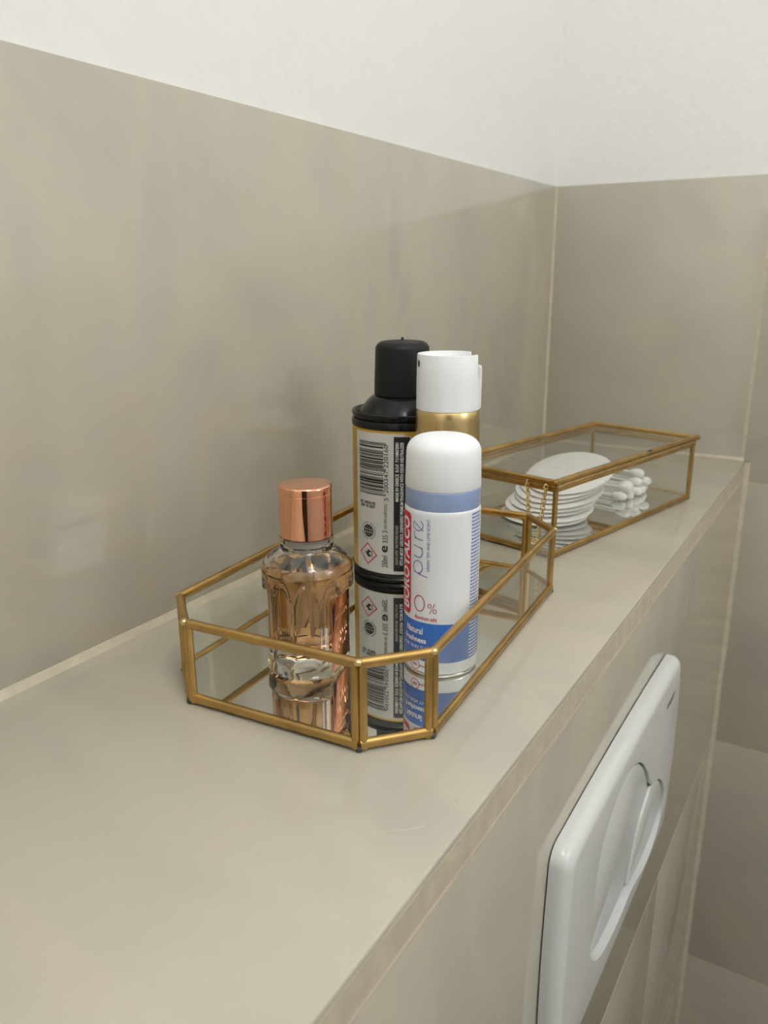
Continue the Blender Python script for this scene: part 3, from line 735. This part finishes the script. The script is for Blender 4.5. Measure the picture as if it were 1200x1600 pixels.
# ================================================================== GOLD CAN WITH WHITE SPRAY HEAD
gc = empty('gold_spray_can', (0.5560, -2.2500, Z0)); RG = 0.0805
tag(gc, 'gold aerosol can with white notched spray head standing behind the deodorant', 'spray can')
lathe('can_body', [(0, 0.006), (RG - .014, 0.003), (RG - .006, 0.0), (RG - .001, 0.005), (RG, 0.012), (RG, zz(.470))] + [(RG - .0008, zz(.497)), (RG - .002, zz(.515)), (RG - .006, zz(.521)), (0, zz(.522))], M['gold_can'], gc, 96)
# spray head: a sleeve with a finger notch at the back, sloping button inside, spray hole at the front
fz = math.degrees(math.atan2(-4.044 + 2.25, 1.451 - .556))       # towards the camera
hole_a = fz - 66; slot_a = fz + 100; slot_h = 33
zt, zb_, ri = zz(.6535), zz(.5195), 0.0785
V, F = [], []; n = 180; wt = .0055
def rim(a):
    d = abs((a - slot_a + 180) % 360 - 180); base = zt
    if d < slot_h: return zz(.595)
    return base
lev = 10
for i in range(n):
    a = 360 * i / n; t = rim(a); ar = math.radians(a)
    for rad, zz_ in [(ri, zb_), (ri, zb_ + (t - zb_) * .5), (ri - .0012, t - .003), (ri - .0025, t), (ri - wt + .001, t), (ri - wt, t - .002), (ri - wt, zb_)]:
        V.append((rad * math.cos(ar), rad * math.sin(ar), zz_))
for i in range(n):
    j = (i + 1) % n
    for k in range(7): F.append((i * 7 + k, j * 7 + k, j * 7 + (k + 1) % 7, i * 7 + (k + 1) % 7))
head = obj('spray_head', V, F, M['white_plastic'], gc, 40)
V, F = [], []; nn = 48                                           # finger button: sloping disc inside the sleeve
for i in range(nn):
    a = 2 * math.pi * i / nn; k = math.cos(a - math.radians(slot_a)); V.append(((ri - .007) * math.cos(a), (ri - .007) * math.sin(a), zz(.622) - .025 * k))
for i in range(nn):
    a = 2 * math.pi * i / nn; V.append(((ri - .007) * math.cos(a), (ri - .007) * math.sin(a), zb_ + .01))
F = [tuple(range(nn)), tuple(range(2 * nn - 1, nn - 1, -1))] + [(i, (i + 1) % nn, nn + (i + 1) % nn, nn + i) for i in range(nn)]
obj('finger_button', V, F, M['white_plastic'], gc, 30)
V, F = ribbon([[(0, -.03), (0, .03)]], .0)
# outer rear tongue, a little proud of the sleeve
V, F = [], []; na = 14
for i in range(na + 1):
    a = math.radians(slot_a - 30 + 60 * i / na)
    for rad, z_ in ((ri - .001, zb_ + .002), (ri + .0035, zb_ + .004), (ri + .0035, zz(.618)), (ri + .002, zz(.6235)), (ri - .002, zz(.624)), (ri - .004, zz(.615))):
        V.append((rad * math.cos(a), rad * math.sin(a), z_))
for i in range(na):
    for k in range(6): F.append((i * 6 + k, i * 6 + 6 + k, i * 6 + 6 + (k + 1) % 6, i * 6 + (k + 1) % 6))
F += [tuple(range(6)), tuple(range(na * 6 + 5, na * 6 - 1, -1))]
obj('rear_tongue', V, F, M['white_plastic'], gc, 40)
put('spray_hole', ([(x, y) for x, y in ell(0, 0, .0060, .0085, 0, 360, 24)[:-1]], [tuple(range(24))]), M['ink_black'], head, ri, hole_a, zz(.632), .0006, turn=False)

# ================================================================== BLACK AIR FRESHENER CAN
bc = empty('air_freshener_can', (0.352, -2.122, Z0)); RK = 0.138
tag(bc, 'wide aerosol can with black nozzle and shoulder and barcoded white and gold label', 'spray can')
body = lathe('can_body', [(0, 0.010), (RK - .03, 0.008), (RK - .004, 0.028), (RK, 0.030), (RK, zz(.444)), (RK - .004, zz(.448)), (0, zz(.449))], M['gold_print'], bc, 128)
lathe('base_rim', [(0, 0.006), (RK - .02, 0.004), (RK - .010, 0.0), (RK - .003, 0.001), (RK + .001, 0.006), (RK + .001, 0.012), (RK - .003, 0.0165), (RK - .001, 0.020), (RK + .0005, 0.0235), (RK + .0005, 0.0282), (RK - .002, 0.029), (0, 0.029)], M['black_gloss'], bc, 128)
sh = lathe('shoulder', [(0, zz(.440)), (RK - .001, zz(.4445)), (RK + .0015, zz(.447)), (RK + .002, zz(.458)), (RK - .001, zz(.4655)), (RK - .006, zz(.468)), (RK - .006, zz(.472)),
    (RK + .0005, zz(.474)), (RK + .0015, zz(.478)), (RK + .0005, zz(.4835)), (RK - .003, zz(.4855)), (RK - .007, zz(.484)), (RK - .012, zz(.474)), (RK - .017, zz(.474)), (.118, zz(.482)), (.106, zz(.497)), (.094, zz(.511)), (.084, zz(.520)), (.074, zz(.524)), (0, zz(.525))], M['black_gloss'], bc, 128)
noz = lathe('nozzle_cap', [(0, zz(.522)), (.074, zz(.523)), (.0765, zz(.526)), (.0765, zz(.545)), (.0735, zz(.645))] + arc(.0735, zz(.645), .050, zz(.667), 7)[1:] + [(.03, zz(.669)), (.004, zz(.6705)), (.003, zz(.677)), (0, zz(.6775))], M['black_matte'], bc, 96)
LR = RK
wl_ = patch('label_panel', -122.2, -50, zz(.0475), zz(.4385), LR, M['label_paper'], body, .0004)
patch('gold_corner', -57.5, -49, zz(.434), zz(.4385), LR, M['gold_print'], body, .0009)
patch('black_strip', -69.3, -51.5, zz(.057), zz(.431), LR, M['ink_black'], body, .0009)
# EAN-13 barcode
Lc = '0001101 0011001 0010011 0111101 0100011 0110001 0101111 0111011 0110111 0001011'.split()
Rc = [''.join('1' if c == '0' else '0' for c in s) for s in Lc]; Gc = [s[::-1] for s in Rc]
par = 'LGGLLG'; code = '5200347220160'
par = {'5': 'LGGLLG'}[code[0]]
bits = '101' + ''.join((Lc if p_ == 'L' else Gc)[int(d_)] for p_, d_ in zip(par, code[1:7])) + '01010' + ''.join(Rc[int(d_)] for d_ in code[7:]) + '101'
V, F = [], []; mod = .1440 / 95; arcw = .083
i = 0
while i < 95:
    if bits[i] == '1':
        j = i
        while j < 95 and bits[j] == '1': j += 1
        guard = i < 3 or 45 <= i < 50 or i >= 92
        e = arcw + (.008 if guard else 0); b0 = len(V); segs = 8
        for s in range(segs + 1): V += [(e * s / segs, i * mod), (e * s / segs, j * mod)]
        for s in range(segs): F.append((b0 + 2 * s, b0 + 2 * s + 2, b0 + 2 * s + 3, b0 + 2 * s + 1))
        i = j
    else: i += 1
put('barcode', (V, F), M['ink_black'], body, LR, -115.6, zz(.2695), turn=False)
put('barcode_digits', text2d('5', .0085, .0125), M['ink_black'], body, LR, -77.8, zz(.2605))
put('barcode_digits', text2d('200347', .062, .0125), M['ink_black'], body, LR, -78.0, zz(.3085))
put('barcode_digits', text2d('220160', .062, .0125), M['ink_black'], body, LR, -78.0, zz(.3775))
put('date_code', text2d('L01  02022105', .056, .0080, .03), M['ink_black'], body, LR, -103, zz(.2445), turn=False)
put('date_code', text2d('EXP  02 2027', .052, .0080, .03), M['ink_black'], body, LR, -102.5, zz(.2345), turn=False)
put('volume_lettering', text2d('250ml', .034, .0165), M['ink_black'], body, LR, -79.8, zz(.083))
put('volume_lettering', text2d('e', .020, .0175, .02), M['ink_black'], body, LR, -79.6, zz(.1195))
put('volume_lettering', text2d('335 3', .034, .0155), M['ink_black'], body, LR, -79.3, zz(.1545))
put('volume_lettering', text2d('UN 1950 (AEROSOL)', .070, .0115), M['ink_black'], body, LR, -78.2, zz(.2120))
put('strip_lettering', text2d('MADE IN GREECE  E.O.F. Y1/1880/2001', .160, .0088, .02), M['white_print'], body, LR, -65.6, zz(.336), .0014)
put('strip_lettering', text2d('30 DAYS SUPPLY  3000 METERED RELEASES', .112, .0075), M['label_paper'], body, LR, -65.8, zz(.133), .0014)
put('strip_lettering', text2d('FITS IN MOST AEROSOL DISPENSERS/ PREMIUM FRAGRANCE WITH ODOR NEUTRALIZER', .342, .0090, .02), M['white_print'], body, LR, -60.3, zz(.2465), .0014)
# flame hazard diamond
put('hazard_diamond', ribbon([[(0, .030), (.0305, 0), (0, -.030), (-.0305, 0)]], .0042, (0,)), M['red'], body, LR, -102.6, zz(.0975), .0009, turn=False)
fl = [(-.006, -.012), (-.0105, -.004), (-.009, .004), (-.0055, .001), (-.0055, .009), (-.001, .006), (.001, .014), (.004, .007), (.0045, .001), (.008, .005), (.0105, -.003), (.006, -.012), (.004, -.006), (0, -.002), (-.004, -.006)]
b_ = [(x + .001, y) for x, y in fl]; put('hazard_flame', rot90 and ([(-y, x) for x, y in b_], [(0, 1, 2, 3, 14), (14, 3, 4, 5, 13), (13, 5, 6, 7, 8), (13, 8, 9, 12), (12, 9, 10, 11)]), M['ink_black'], body, LR, -102.0, zz(.0975), .0009, turn=False)
put('hazard_flame', ([(.0125, -.010), (.0145, -.010), (.0145, .010), (.0125, .010)], [(0, 1, 2, 3)]), M['ink_black'], body, LR, -102.0, zz(.0975), .0009, turn=False)
# recycling globe with a ring of tiny print
gl = [ell(0, 0, .0160, .0160), ell(0, 0, .0075, .0160), [(-.016, 0), (.016, 0)], [(0, -.016), (0, .016)], [(-.0135, .0085), (.0135, .0085)], [(-.0135, -.0085), (.0135, -.0085)]]
put('globe_mark', ribbon(gl, .0034), M['ink_black'], body, LR, -101.5, zz(.164), .0009, turn=False)
V, F = [], []
for i in range(26):
    a = 2 * math.pi * i / 26
    if i % 7 == 6: continue
    p0, p1, q = .0215, .0255, .0011; ca, sa = math.cos(a), math.sin(a); b0 = len(V)
    V += [(p0 * ca - q * sa, p0 * sa + q * ca), (p1 * ca - q * sa, p1 * sa + q * ca), (p1 * ca + q * sa, p1 * sa - q * ca), (p0 * ca + q * sa, p0 * sa - q * ca)]; F.append((b0, b0 + 1, b0 + 2, b0 + 3))
put('globe_mark', (V, F), M['ink_black'], body, LR, -101.5, zz(.164), .0009, turn=False)

# faint scuff on the ledge tile
M['scuff'] = mat('scuff', (0.54, 0.505, 0.42), 0.5, var=0.1)
V2, F = ribbon([[(0.8838, -3.1403), (0.902, -3.1259), (0.922, -3.1105), (0.9363, -3.0948), (0.9455, -3.0821)], [(0.9526, -2.9963), (0.9576, -2.9993), (0.9618, -3.0007), (0.9614, -2.995)]], .0026)
obj('scuff_mark', [(x, y, 0.0004) for x, y in V2], F, M['scuff'], wc)
